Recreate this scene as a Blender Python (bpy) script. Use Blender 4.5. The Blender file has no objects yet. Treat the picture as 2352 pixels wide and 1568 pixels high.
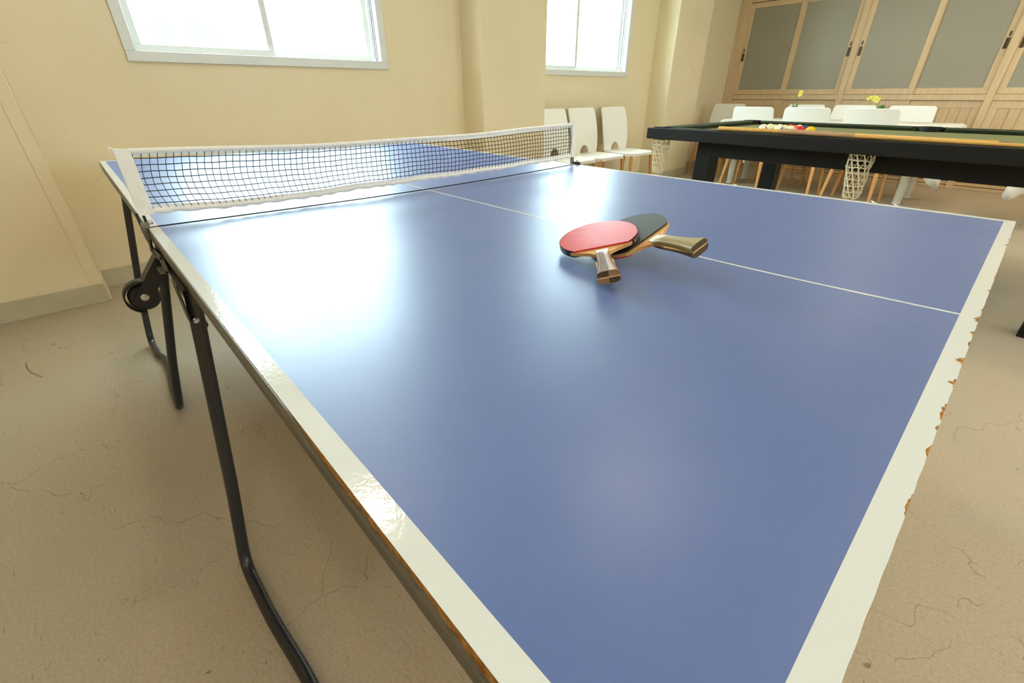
import bpy, bmesh, math, random
from mathutils import Vector, Matrix, Euler
random.seed(7)
scene = bpy.context.scene
COL = scene.collection

# ------------------------------------------------------------------ camera
FPX = 1017.2
cam_d = bpy.data.cameras.new('camera')
cam_d.sensor_fit = 'HORIZONTAL'; cam_d.sensor_width = 36.0
cam_d.lens = FPX * 36.0 / 2352.0
cam_d.clip_start = 0.02; cam_d.clip_end = 200
cam = bpy.data.objects.new('camera', cam_d); COL.objects.link(cam)
right = Vector((0.67666789, 0.73627688, -0.00411341))
down = Vector((0.35658528, -0.3325937, -0.87305691))
fwd = Vector((-0.64417971, 0.5893028, -0.48760097))
m = Matrix((right, -down, -fwd)).transposed().to_4x4()
m.translation = Vector((1.3388766, -0.07228128, 1.02939884))
cam.matrix_world = m
scene.camera = cam

# ------------------------------------------------------------------ world, exposure
SKY = 26.0
world = bpy.data.worlds.new('world'); scene.world = world
world.use_nodes = True
bg = world.node_tree.nodes['Background']
bg.inputs['Color'].default_value = (0.74, 0.92, 1.0, 1)
bg.inputs['Strength'].default_value = SKY
vs = scene.view_settings
vs.view_transform = 'Standard'; vs.look = 'None'; vs.gamma = 1.0
vs.use_curve_mapping = False
vs.exposure = 0.04
scene.display_settings.display_device = 'sRGB'

# ceiling lamps: (x, y), shared strength; leading ones from table reflections, grid is added unseen fill
CEIL = 2.72
LAMP_STRENGTH = 54.0
LAMPS = [(0.36, 1.80), (0.43, 5.72), (-0.62, 0.62)] + [(x, y) for x in (1.95, 3.45, 4.95) for y in (-2.2, -0.2, 1.8, 3.6, 5.3, 7.0)]
# portals only steer the sampling of daylight coming in through the panes
XW, XP = -2.242, -1.969
WZ0, WZ1 = 1.197, 2.42
XR, YL, YC, YB = 6.6, -3.2, 7.69, 8.3
BWZ0, BWZ1 = 1.2, 1.95
FILL_WIN = [(0.4, 2.0), (3.6, 5.2)]      # unseen windows added in the wall opposite for more daylight
WIN = [(0.325, 1.925), (3.50, 5.05)]
for (ya, yb) in WIN:
    ld = bpy.data.lights.new('portal', 'AREA'); ld.shape = 'RECTANGLE'
    ld.size = yb - ya; ld.size_y = WZ1 - WZ0; ld.cycles.is_portal = True
    lo = bpy.data.objects.new('daylight_portal', ld); COL.objects.link(lo)
    lo.location = (XW - 0.14, (ya + yb) / 2, (WZ0 + WZ1) / 2)
    lo.rotation_euler = (math.radians(90), 0, math.radians(-90))
for (ya, yb) in FILL_WIN:
    ld = bpy.data.lights.new('portal', 'AREA'); ld.shape = 'RECTANGLE'
    ld.size = yb - ya; ld.size_y = BWZ1 - BWZ0; ld.cycles.is_portal = True
    lo = bpy.data.objects.new('daylight_portal', ld); COL.objects.link(lo)
    lo.location = (XR + 0.14, (ya + yb) / 2, (BWZ0 + BWZ1) / 2)
    lo.rotation_euler = (math.radians(90), 0, math.radians(90))

# ------------------------------------------------------------------ helpers
def s2l(c):
    return tuple(((v / 255) / 12.92 if v / 255 <= 0.04045 else (((v / 255) + 0.055) / 1.055) ** 2.4) for v in c)

def principled(name, rgb, rough=0.5, metal=0.0, spec=0.5, coat=0.0, coat_rough=0.1):
    mt = bpy.data.materials.new(name); mt.use_nodes = True
    b = mt.node_tree.nodes['Principled BSDF']
    b.inputs['Base Color'].default_value = (*s2l(rgb), 1)
    b.inputs['Roughness'].default_value = rough
    b.inputs['Metallic'].default_value = metal
    b.inputs['Specular IOR Level'].default_value = spec
    b.inputs['Coat Weight'].default_value = coat
    b.inputs['Coat Roughness'].default_value = coat_rough
    return mt, b

def N(mt, t, **kw):
    n = mt.node_tree.nodes.new(t)
    for k, v in kw.items():
        setattr(n, k, v)
    return n

def link(mt, a, b):
    mt.node_tree.links.new(a, b)

def coords(mt, scale=(1, 1, 1), kind='Object'):
    tc = N(mt, 'ShaderNodeTexCoord'); mp = N(mt, 'ShaderNodeMapping')
    mp.inputs['Scale'].default_value = scale
    link(mt, tc.outputs[kind], mp.inputs['Vector'])
    return mp.outputs['Vector']

def noise(mt, vec, scale, detail=4, rough=0.5, dist=0.0):
    n = N(mt, 'ShaderNodeTexNoise')
    n.inputs['Scale'].default_value = scale; n.inputs['Detail'].default_value = detail
    n.inputs['Roughness'].default_value = rough; n.inputs['Distortion'].default_value = dist
    link(mt, vec, n.inputs['Vector'])
    return n.outputs['Fac']

def ramp(mt, fac, stops):
    r = N(mt, 'ShaderNodeValToRGB')
    e = r.color_ramp.elements
    while len(e) < len(stops):
        e.new(0.5)
    for el, (p, c) in zip(e, stops):
        el.position = p
        el.color = (*c, 1) if len(c) == 3 else c
    link(mt, fac, r.inputs['Fac'])
    return r.outputs['Color']

def mix(mt, fac, a, b, mode='MIX'):
    n = N(mt, 'ShaderNodeMix', data_type='RGBA', blend_type=mode)
    for sock, v in ((n.inputs[0], fac), (n.inputs[6], a), (n.inputs[7], b)):
        if hasattr(v, 'links'):
            link(mt, v, sock)
        elif isinstance(v, (int, float)):
            sock.default_value = v
        else:
            sock.default_value = (*v, 1)
    return n.outputs[2]

def math_n(mt, op, a, b=None, c=None):
    n = N(mt, 'ShaderNodeMath', operation=op)
    for i, v in enumerate((a, b, c)):
        if v is None:
            continue
        if hasattr(v, 'links'):
            link(mt, v, n.inputs[i])
        else:
            n.inputs[i].default_value = v
    return n.outputs[0]

def bump(mt, b, height, strength=0.2, dist=0.01):
    n = N(mt, 'ShaderNodeBump')
    n.inputs['Strength'].default_value = strength; n.inputs['Distance'].default_value = dist
    link(mt, height, n.inputs['Height']); link(mt, n.outputs['Normal'], b.inputs['Normal'])

def mottled(name, rgb, rgb2, scale=6, rough=0.5, spec=0.5, bump_scale=None, bump_s=0.1, stretch=(1, 1, 1), **kw):
    mt, b = principled(name, rgb, rough, spec=spec, **kw)
    v = coords(mt, stretch)
    f = noise(mt, v, scale, 5, 0.6)
    col = ramp(mt, f, [(0.3, s2l(rgb)), (0.72, s2l(rgb2))])
    link(mt, col, b.inputs['Base Color'])
    if bump_scale:
        bump(mt, b, noise(mt, v, bump_scale, 3), bump_s, 0.004)
    return mt

MAT = {}
# --- walls
def wall_mat():
    mt, b = principled('cream_plaster', (236, 220, 186), 0.62, spec=0.3)
    v = coords(mt, (1, 1, 1))
    c = ramp(mt, noise(mt, v, 1.6, 5, 0.6), [(0.3, s2l((233, 217, 182))), (0.7, s2l((239, 223, 190)))])
    vo = N(mt, 'ShaderNodeTexVoronoi', feature='DISTANCE_TO_EDGE')
    vo.inputs['Scale'].default_value = 0.9
    wv = N(mt, 'ShaderNodeVectorMath', operation='ADD')
    nz = N(mt, 'ShaderNodeTexNoise'); nz.inputs['Scale'].default_value = 3.0; nz.inputs['Detail'].default_value = 6
    link(mt, v, nz.inputs['Vector']); link(mt, v, wv.inputs[0])
    sc = N(mt, 'ShaderNodeVectorMath', operation='SCALE'); sc.inputs['Scale'].default_value = 0.35
    link(mt, nz.outputs['Color'], sc.inputs[0]); link(mt, sc.outputs[0], wv.inputs[1])
    link(mt, wv.outputs[0], vo.inputs['Vector'])
    ln = math_n(mt, 'LESS_THAN', vo.outputs['Distance'], 0.0016)
    mk = math_n(mt, 'GREATER_THAN', noise(mt, v, 0.9, 2), 0.56)
    f = math_n(mt, 'MULTIPLY', math_n(mt, 'MULTIPLY', ln, mk), 0.16)
    c = mix(mt, f, c, s2l((150, 130, 90)))
    link(mt, c, b.inputs['Base Color'])
    bump(mt, b, noise(mt, v, 60, 4), 0.08, 0.003)
    return mt
MAT['wall'] = wall_mat()
MAT['ceiling'] = mottled('white_ceiling', (240, 234, 218), (236, 230, 214), 2, 0.8, 0.2)
MAT['skirting'] = mottled('skirting_tile', (186, 176, 150), (200, 190, 165), 8, 0.45, 0.4, 30, 0.05)

# --- floor: worn screed with hairline cracks, scuffs and scratches
def floor_mat():
    mt, b = principled('worn_screed_floor', (178, 163, 128), 0.5, spec=0.35)
    v = coords(mt)
    n1 = noise(mt, v, 1.1, 6, 0.62)
    c = ramp(mt, n1, [(0.28, s2l((182, 163, 131))), (0.5, s2l((180, 165, 141))), (0.75, s2l((173, 161, 142)))])
    c = mix(mt, 0.12, c, ramp(mt, noise(mt, v, 140, 3, 0.7), [(0.35, (0.12, 0.1, 0.07)), (0.65, (0.8, 0.75, 0.6))]))
    def cracks(scale, thr, mscale, mthr, amt, dist):
        vo = N(mt, 'ShaderNodeTexVoronoi', feature='DISTANCE_TO_EDGE'); vo.inputs['Scale'].default_value = scale
        nz = N(mt, 'ShaderNodeTexNoise'); nz.inputs['Scale'].default_value = 2.2; nz.inputs['Detail'].default_value = 4
        nz.inputs['Roughness'].default_value = 0.5
        sc = N(mt, 'ShaderNodeVectorMath', operation='SCALE'); sc.inputs['Scale'].default_value = dist
        ad = N(mt, 'ShaderNodeVectorMath', operation='ADD')
        link(mt, v, nz.inputs['Vector']); link(mt, nz.outputs['Color'], sc.inputs[0])
        link(mt, v, ad.inputs[0]); link(mt, sc.outputs[0], ad.inputs[1]); link(mt, ad.outputs[0], vo.inputs['Vector'])
        ln = math_n(mt, 'LESS_THAN', vo.outputs['Distance'], thr)
        mk = math_n(mt, 'MULTIPLY', math_n(mt, 'GREATER_THAN', noise(mt, v, mscale, 4, 0.7), mthr), amt)
        return math_n(mt, 'MULTIPLY', ln, mk)
    c = mix(mt, cracks(1.7, 0.0015, 3.0, 0.50, 0.45, 0.5), c, s2l((92, 78, 52)))
    c = mix(mt, cracks(3.1, 0.0022, 4.0, 0.56, 0.32, 0.7), c, s2l((100, 86, 60)))
    # directional scratches
    for rot, sx in ((0.5, 18), (-0.7, 22), (1.25, 16)):
        tc = N(mt, 'ShaderNodeTexCoord'); mp = N(mt, 'ShaderNodeMapping')
        mp.inputs['Rotation'].default_value = (0, 0, rot); mp.inputs['Scale'].default_value = (sx, 190, 1)
        link(mt, tc.outputs['Object'], mp.inputs['Vector'])
        s = math_n(mt, 'GREATER_THAN', noise(mt, mp.outputs['Vector'], 1.0, 2, 0.5), 0.725)
        c = mix(mt, math_n(mt, 'MULTIPLY', s, 0.45), c, s2l((110, 94, 66)))
    # dark specks
    c = mix(mt, math_n(mt, 'MULTIPLY', math_n(mt, 'GREATER_THAN', noise(mt, v, 34, 2, 0.4), 0.775), 0.6), c, s2l((88, 72, 48)))
    # a curved rubber scuff
    sep = N(mt, 'ShaderNodeSeparateXYZ'); tc = N(mt, 'ShaderNodeTexCoord'); link(mt, tc.outputs['Object'], sep.inputs[0])
    for cx, cy, rr, w, x1, y1 in ((-1.3425, -0.138, 0.394, 0.0028, 0, 0.2),):
        dx = math_n(mt, 'SUBTRACT', sep.outputs[0], cx); dy = math_n(mt, 'SUBTRACT', sep.outputs[1], cy)
        d = math_n(mt, 'SQRT', math_n(mt, 'ADD', math_n(mt, 'MULTIPLY', dx, dx), math_n(mt, 'MULTIPLY', dy, dy)))
        onr = math_n(mt, 'LESS_THAN', math_n(mt, 'ABSOLUTE', math_n(mt, 'SUBTRACT', d, rr)), w)
        half = math_n(mt, 'MULTIPLY', math_n(mt, 'MULTIPLY', math_n(mt, 'GREATER_THAN', dx, x1), math_n(mt, 'LESS_THAN', dx, y1)), math_n(mt, 'LESS_THAN', dy, 0.0))
        c = mix(mt, math_n(mt, 'MULTIPLY', math_n(mt, 'MULTIPLY', onr, half), 0.7), c, s2l((70, 56, 38)))
    link(mt, c, b.inputs['Base Color'])
    bump(mt, b, noise(mt, v, 90, 5), 0.12, 0.003)
    return mt
MAT['floor'] = floor_mat()

# --- ping-pong table
def blue_mat():
    mt, b = principled('blue_table_lacquer', (66, 92, 158), 0.34, spec=0.68)
    v = coords(mt)
    f = noise(mt, v, 3.0, 6, 0.65)
    link(mt, ramp(mt, f, [(0.3, s2l((80, 103, 159))), (0.7, s2l((88, 109, 163)))]), b.inputs['Base Color'])
    r = math_n(mt, 'MULTIPLY_ADD', noise(mt, v, 5.0, 5, 0.7), 0.10, 0.33)
    link(mt, r, b.inputs['Roughness'])
    bump(mt, b, noise(mt, v, 700, 2, 0.6), 0.10, 0.0006)
    return mt
MAT['blue'] = blue_mat()
def tape_mat():
    mt, b = principled('white_line_tape', (214, 218, 215), 0.09, spec=0.5)
    v = coords(mt)
    bump(mt, b, noise(mt, v, 190, 2, 0.5), 0.14, 0.0012)
    return mt
MAT['tape'] = tape_mat()
MAT['chipboard'] = mottled('raw_chipboard', (120, 72, 34), (206, 158, 92), 130, 0.9, 0.1, 200, 0.5)
MAT['edge_band'] = mottled('grey_edge_band', (98, 94, 84), (122, 116, 104), 20, 0.45, 0.4)
MAT['apron'] = mottled('grey_painted_rim', (74, 70, 62), (88, 83, 74), 12, 0.4, 0.4)
MAT['steel_black'] = mottled('black_enamel_tube', (33, 34, 36), (42, 43, 44), 10, 0.32, 0.5)
MAT['black_plastic'] = mottled('black_plastic', (13, 13, 14), (20, 20, 21), 15, 0.45, 0.5)
MAT['rubber_trim'] = principled('matt_black_rubber', (14, 14, 16), 0.95, spec=0.05)[0]
MAT['zinc'] = principled('zinc_bolt', (190, 192, 190), 0.3, metal=1.0)[0]
MAT['cloth_white'] = mottled('white_net_tape', (240, 238, 230), (248, 246, 240), 40, 0.85, 0.2, 300, 0.5)
MAT['net'] = principled('dark_net_cord', (28, 36, 52), 0.8, spec=0.2)[0]
# --- rackets
MAT['rubber_red'] = mottled('red_rubber', (196, 48, 52), (208, 62, 64), 14, 0.36, 0.5, 35, 0.10)
MAT['rubber_black'] = mottled('black_rubber', (44, 43, 42), (54, 53, 51), 14, 0.5, 0.5)
MAT['ply'] = mottled('blade_plywood', (206, 154, 92), (224, 178, 118), 30, 0.5, 0.4, stretch=(1, 8, 1))
MAT['handle_dark'] = mottled('dark_walnut_grip', (96, 70, 52), (128, 98, 74), 60, 0.5, 0.35, stretch=(0.3, 3, 3))
MAT['handle_mid'] = mottled('brown_grip', (140, 104, 70), (160, 124, 88), 60, 0.35, 0.5, stretch=(0.3, 3, 3))
MAT['handle_olive'] = mottled('olive_grip', (136, 116, 58), (160, 138, 78), 70, 0.4, 0.4, stretch=(0.25, 4, 4))
MAT['handle_end'] = mottled('end_grain', (70, 54, 34), (88, 68, 44), 120, 0.6, 0.3)
MAT['tape_black'] = principled('black_edge_tape', (20, 20, 22), 0.35)[0]
MAT['white_print'] = principled('white_print', (214, 214, 210), 0.5)[0]
MAT['white_chip'] = principled('white_sticker', (232, 232, 228), 0.3)[0]
# --- pool table
MAT['pool_black'] = mottled('black_stained_wood', (17, 17, 17), (25, 25, 24), 9, 0.55, 0.25, 60, 0.1, stretch=(1, 6, 6))
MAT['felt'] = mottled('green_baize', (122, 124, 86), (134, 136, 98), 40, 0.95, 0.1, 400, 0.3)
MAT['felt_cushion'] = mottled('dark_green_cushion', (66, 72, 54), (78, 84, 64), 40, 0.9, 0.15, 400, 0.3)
MAT['leather'] = mottled('black_pocket_leather', (13, 13, 14), (20, 20, 21), 20, 0.7, 0.3)
MAT['string'] = mottled('cream_pocket_string', (214, 200, 168), (232, 222, 196), 120, 0.9, 0.1)
MAT['cue_wood'] = mottled('maple_cue', (212, 158, 80), (230, 182, 104), 12, 0.3, 0.5, stretch=(1, 12, 12))
MAT['cue_butt'] = mottled('brown_cue_butt', (160, 120, 84), (196, 158, 118), 12, 0.3, 0.5, stretch=(1, 20, 20))
MAT['cue_ferrule'] = principled('cue_ferrule', (120, 120, 112), 0.4)[0]
# --- furniture
MAT['plastic_white'] = mottled('white_plastic_shell', (251, 248, 241), (247, 244, 236), 3, 0.42, 0.4)
MAT['beech'] = mottled('beech_leg', (206, 146, 84), (222, 166, 104), 16, 0.45, 0.4, stretch=(4, 4, 0.6))
MAT['linen'] = mottled('white_tablecloth', (242, 239, 230), (234, 230, 219), 6, 0.9, 0.1, 90, 0.15)
MAT['table_leg'] = mottled('white_painted_leg', (226, 222, 210), (216, 211, 198), 8, 0.5, 0.4)
def oak(name, a, c2):
    mt, b = principled(name, a, 0.5, spec=0.35)
    v = coords(mt, (14, 14, 0.9))
    f = noise(mt, v, 2.2, 6, 0.62, 0.6)
    col = ramp(mt, f, [(0.3, s2l(a)), (0.55, s2l(tuple((p + q) / 2 for p, q in zip(a, c2)))), (0.75, s2l(c2))])
    link(mt, col, b.inputs['Base Color'])
    return mt
MAT['oak'] = oak('limed_oak', (216, 188, 148), (234, 208, 170))
MAT['oak_panel'] = oak('limed_oak_board', (210, 180, 140), (230, 202, 162))
MAT['bronze'] = mottled('dark_bronze_pull', (66, 46, 24), (96, 72, 40), 60, 0.4, 0.5)
def frosted():
    mt = bpy.data.materials.new('frosted_glass'); mt.use_nodes = True
    nt = mt.node_tree; nt.nodes.clear()
    out = N(mt, 'ShaderNodeOutputMaterial'); mx = N(mt, 'ShaderNodeMixShader'); tr = N(mt, 'ShaderNodeBsdfTransparent')
    p = N(mt, 'ShaderNodeBsdfPrincipled')
    v = coords(mt)
    link(mt, ramp(mt, noise(mt, v, 260, 2), [(0.3, s2l((170, 164, 146))), (0.7, s2l((180, 174, 156)))]), p.inputs['Base Color'])
    p.inputs['Roughness'].default_value = 0.38
    mx.inputs[0].default_value = 0.86
    link(mt, tr.outputs[0], mx.inputs[1]); link(mt, p.outputs[0], mx.inputs[2]); link(mt, mx.outputs[0], out.inputs[0])
    return mt
MAT['frosted'] = frosted()
def window_glass():
    mt = bpy.data.materials.new('clear_window_glass'); mt.use_nodes = True
    mt.node_tree.nodes.clear()
    out = N(mt, 'ShaderNodeOutputMaterial'); mx = N(mt, 'ShaderNodeMixShader'); tr = N(mt, 'ShaderNodeBsdfTransparent')
    gl = N(mt, 'ShaderNodeBsdfGlossy'); gl.inputs['Roughness'].default_value = 0.02
    fr = N(mt, 'ShaderNodeFresnel'); 
    ge = N(mt, 'ShaderNodeNewGeometry')
    link(mt, math_n(mt, 'MULTIPLY_ADD', ge.outputs['Backfacing'], 1 / 1.45 - 1.45, 1.45), fr.inputs['IOR'])
    tr.inputs['Color'].default_value = (0.96, 0.99, 0.98, 1)
    link(mt, fr.outputs[0], mx.inputs[0]); link(mt, tr.outputs[0], mx.inputs[1]); link(mt, gl.outputs[0], mx.inputs[2])
    link(mt, mx.outputs[0], out.inputs[0])
    return mt
MAT['glass'] = window_glass()
MAT['alu_white'] = mottled('white_aluminium', (228, 229, 226), (220, 222, 220), 5, 0.4, 0.5)
MAT['track'] = principled('grey_track', (150, 155, 160), 0.5)[0]
MAT['leaf'] = mottled('green_leaf', (46, 96, 30), (74, 128, 44), 30, 0.45, 0.4)
MAT['petal'] = mottled('yellow_petal', (226, 214, 84), (240, 232, 130), 40, 0.6, 0.3)
MAT['vase'] = principled('clear_grey_vase', (200, 205, 200), 0.1)[0]
MAT['facade'] = mottled('white_facade', (236, 234, 228), (226, 224, 218), 1.5, 0.85, 0.1)
MAT['facade_glass'] = principled('pale_facade_glass', (48, 62, 66), 0.5)[0]
MAT['facade_dark'] = principled('facade_awning', (86, 96, 112), 0.6)[0]
MAT['paving'] = mottled('pale_paving', (190, 186, 176), (174, 170, 160), 4, 0.9, 0.1)
def emit(name, rgb, s):
    mt = bpy.data.materials.new(name); mt.use_nodes = True; mt.node_tree.nodes.clear()
    out = N(mt, 'ShaderNodeOutputMaterial'); e = N(mt, 'ShaderNodeEmission')
    e.inputs['Color'].default_value = (*rgb, 1); e.inputs['Strength'].default_value = s
    link(mt, e.outputs[0], out.inputs[0]); return mt
MAT['lamp'] = emit('warm_lamp_diffuser', (1.0, 0.88, 0.72), LAMP_STRENGTH)

# ------------------------------------------------------------------ mesh building
class MB:
    def __init__(self): self.bm = bmesh.new()
    def box(self, lo, hi, mat=None):
        x0, y0, z0 = lo; x1, y1, z1 = hi
        vs_ = [self.bm.verts.new(p) for p in ((x0, y0, z0), (x1, y0, z0), (x1, y1, z0), (x0, y1, z0), (x0, y0, z1), (x1, y0, z1), (x1, y1, z1), (x0, y1, z1))]
        if mat is not None:
            for v in vs_: v.co = mat @ v.co
        for f in ((3, 2, 1, 0), (4, 5, 6, 7), (0, 1, 5, 4), (1, 2, 6, 5), (2, 3, 7, 6), (3, 0, 4, 7)):
            self.bm.faces.new([vs_[i] for i in f])
        return self
    def cbox(self, c, s, rot=None):
        h = [v / 2 for v in s]
        M = Matrix.Translation(c) @ (rot.to_4x4() if rot is not None else Matrix())
        return self.box((-h[0], -h[1], -h[2]), h, M)
    def ring(self, pts):
        return [self.bm.verts.new(p) for p in pts]
    def bridge(self, a, b, closed=True):
        n = len(a)
        for i in range(n if closed else n - 1):
            j = (i + 1) % n
            try: self.bm.faces.new((a[i], a[j], b[j], b[i]))
            except ValueError: pass
    def cap(self, a, flip=False):
        try: self.bm.faces.new(list(reversed(a)) if flip else a)
        except ValueError: pass
    def tube(self, path, r, seg=12, caps=True):
        path = [Vector(p) for p in path]; n = len(path)
        rr = r if isinstance(r, (list, tuple)) else [r] * n
        prev = None; first = None; u = None
        for i, p in enumerate(path):
            t = (path[min(i + 1, n - 1)] - path[max(i - 1, 0)]).normalized()
            if u is None:
                u = t.orthogonal().normalized()
            else:
                u = (u - t * u.dot(t)).normalized()
            w = t.cross(u)
            rg = self.ring([p + (u * math.cos(2 * math.pi * k / seg) + w * math.sin(2 * math.pi * k / seg)) * rr[i] for k in range(seg)])
            if prev: self.bridge(prev, rg)
            else: first = rg
            prev = rg
        if caps: self.cap(first, True); self.cap(prev)
        return self
    def lathe(self, prof, seg=24, c=(0, 0, 0), rot=None, caps=True):
        c = Vector(c); prev = None; first = None
        for (r, z) in prof:
            pts = []
            for k in range(seg):
                a = 2 * math.pi * k / seg
                v = Vector((r * math.cos(a), r * math.sin(a), z))
                if rot is not None: v = rot @ v
                pts.append(c + v)
            rg = self.ring(pts)
            if prev: self.bridge(prev, rg)
            else: first = rg
            prev = rg
        if caps: self.cap(first, True); self.cap(prev)
        return self
    def sphere(self, c, r, u=16, v=10):
        bmesh.ops.create_uvsphere(self.bm, u_segments=u, v_segments=v, radius=r, matrix=Matrix.Translation(c)); return self
    def prism(self, poly, z0, z1, M=None):
        a = self.ring([Vector((x, y, z0)) for x, y in poly]); b = self.ring([Vector((x, y, z1)) for x, y in poly])
        if M is not None:
            for v in a + b: v.co = M @ v.co
        self.bridge(a, b); self.cap(a, True); self.cap(b)
        return self
    def grid(self, fn, nu, nv):
        g = [[self.bm.verts.new(fn(i / nu, j / nv)) for j in range(nv + 1)] for i in range(nu + 1)]
        for i in range(nu):
            for j in range(nv):
                self.bm.faces.new((g[i][j], g[i + 1][j], g[i + 1][j + 1], g[i][j + 1]))
        return g
    def build(self, name, mat, parent=None, smooth=False, bevel=0.0, world=False, solid=0.0):
        bmesh.ops.recalc_face_normals(self.bm, faces=self.bm.faces)
        me = bpy.data.meshes.new(name); self.bm.to_mesh(me); self.bm.free()
        o = bpy.data.objects.new(name, me); COL.objects.link(o)
        me.materials.append(MAT[mat] if isinstance(mat, str) else mat)
        if smooth:
            me.shade_smooth()
            me.set_sharp_from_angle(angle=math.radians(42))
        if solid:
            md = o.modifiers.new('solid', 'SOLIDIFY'); md.thickness = solid; md.offset = 0
        if bevel:
            md = o.modifiers.new('bevel', 'BEVEL'); md.width = bevel; md.segments = 2; md.limit_method = 'ANGLE'; md.harden_normals = False
        if parent is not None:
            o.parent = parent
            if world and parent.type == 'EMPTY': o.matrix_parent_inverse = mat_of(parent).inverted()
        return o

def root_of(o):
    while o.parent is not None: o = o.parent
    return o
def mat_of(o):
    return Matrix.Translation(o.location) @ o.rotation_euler.to_matrix().to_4x4()
def tag(o, label=None, cat=None, group=None, kind=None):
    if label: o['label'] = label
    if cat: o['category'] = cat
    if group: o['group'] = group
    if kind: o['kind'] = kind
    return o
def thing(name, label, cat, loc=(0, 0, 0), rz=0.0, group=None, kind=None):
    o = bpy.data.objects.new(name, None); COL.objects.link(o)
    o.empty_display_size = 0.1
    o.location = loc; o.rotation_euler = (0, 0, rz)
    return tag(o, label, cat, group, kind)
def copy_tree(o, parent=None):
    c = o.copy(); COL.objects.link(c); c.parent = parent
    for ch in o.children:
        copy_tree(ch, c)
    return c
def struct(mb, name, mat, label=None, **kw):
    o = mb.build(name, mat, **kw); o['kind'] = 'structure'
    if label: o['label'] = label
    return o
def smoothpath(pts, r=0.05, n=6):
    """polyline with rounded corners"""
    pts = [Vector(p) for p in pts]; out = [pts[0]]
    for i in range(1, len(pts) - 1):
        a, p, b = pts[i - 1], pts[i], pts[i + 1]
        d1 = (a - p); d2 = (b - p); rr = min(r, d1.length * .45, d2.length * .45)
        s = p + d1.normalized() * rr; e = p + d2.normalized() * rr
        for k in range(n + 1):
            t = k / n
            out.append(s * (1 - t) ** 2 + p * 2 * t * (1 - t) + e * t * t)
    out.append(pts[-1]); return out

# ================================================================== SETTING
struct(MB().box((XW - 0.3, YL, -0.12), (XR, YB, 0)), 'floor', 'floor', 'worn beige screed floor with hairline cracks and scuffs')
struct(MB().box((XW - 0.3, YL, CEIL), (XR, YB, CEIL + 0.1)), 'ceiling', 'ceiling', 'plain white ceiling of the hall')
# window wall with two openings
mb = MB(); xo = XW - 0.24
ys = [YL, WIN[0][0], WIN[0][1], WIN[1][0], WIN[1][1], YB]
for i in range(5):
    if i % 2 == 0: mb.box((xo, ys[i], 0), (XW, ys[i + 1], CEIL))
    else:
        mb.box((xo, ys[i], 0), (XW, ys[i + 1], WZ0)); mb.box((xo, ys[i], WZ1), (XW, ys[i + 1], CEIL))
struct(mb, 'wall_window', 'wall', 'cream plastered wall with two white sliding windows')
struct(MB().box((XW, YL - 0.12, 0), (XR, YL, CEIL)), 'wall_left', 'wall', 'cream plastered side wall of the hall')
mb = MB(); bs = [YL, FILL_WIN[0][0], FILL_WIN[0][1], FILL_WIN[1][0], FILL_WIN[1][1], YB]  # openings for the added daylight windows
for i in range(5):
    if i % 2 == 0: mb.box((XR, bs[i], 0), (XR + 0.2, bs[i + 1], CEIL))
    else:
        mb.box((XR, bs[i], 0), (XR + 0.2, bs[i + 1], BWZ0)); mb.box((XR, bs[i], BWZ1), (XR + 0.2, bs[i + 1], CEIL))
struct(mb, 'wall_back', 'wall', 'cream plastered wall opposite the windows')
struct(MB().box((XW, YB, 0), (XR, YB + 0.12, CEIL)), 'wall_right', 'wall', 'plastered wall behind the oak cupboards')
# pillars
PIL = [(-1.5, -0.19), (2.635, 3.393), (5.581, 6.35)]
for (a, b_), lb in zip(PIL, ('cream plastered pillar with a raised corner bead', 'cream plastered pillar between the two windows', 'cream plastered pillar beside the oak cupboards')):
    struct(MB().box((XW - 0.01, a, 0), (XP, b_, CEIL)), 'pillar', 'wall', lb, bevel=0.006)
struct(MB().box((XP - 0.002, PIL[0][1] - 0.05, 0.10), (XP + 0.004, PIL[0][1] + 0.004, CEIL)), 'trim_1', 'wall', 'raised plaster corner bead on the pillar edge', bevel=0.002)
# skirting
def skirt(name, lo, hi):
    struct(MB().box(lo, hi), name, 'skirting', 'low grey-beige tile skirting', bevel=0.002)
SK = 0.105; T = 0.013
skirt('baseboard_pillar_1', (XP, PIL[0][0], 0), (XP + T, PIL[0][1] - 0.004, SK))
struct(MB().box((XW + T, PIL[0][1], 0), (XP, PIL[0][1] + 0.006, SK)), 'baseboard_return', 'wall', 'plastered return of the pillar foot')
skirt('baseboard_window_1', (XW, PIL[0][1] + 0.006, 0), (XW + T, PIL[1][0], SK))
skirt('baseboard_pillar_2', (XP, PIL[1][0], 0), (XP + T, PIL[1][1], SK))
skirt('baseboard_window_2', (XW, PIL[1][1], 0), (XW + T, PIL[2][0], SK))
skirt('baseboard_pillar_3', (XP, PIL[2][0], 0), (XP + T, PIL[2][1], SK))
skirt('baseboard_window_3', (XW, PIL[2][1], 0), (XW + T, YC, SK))

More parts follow.
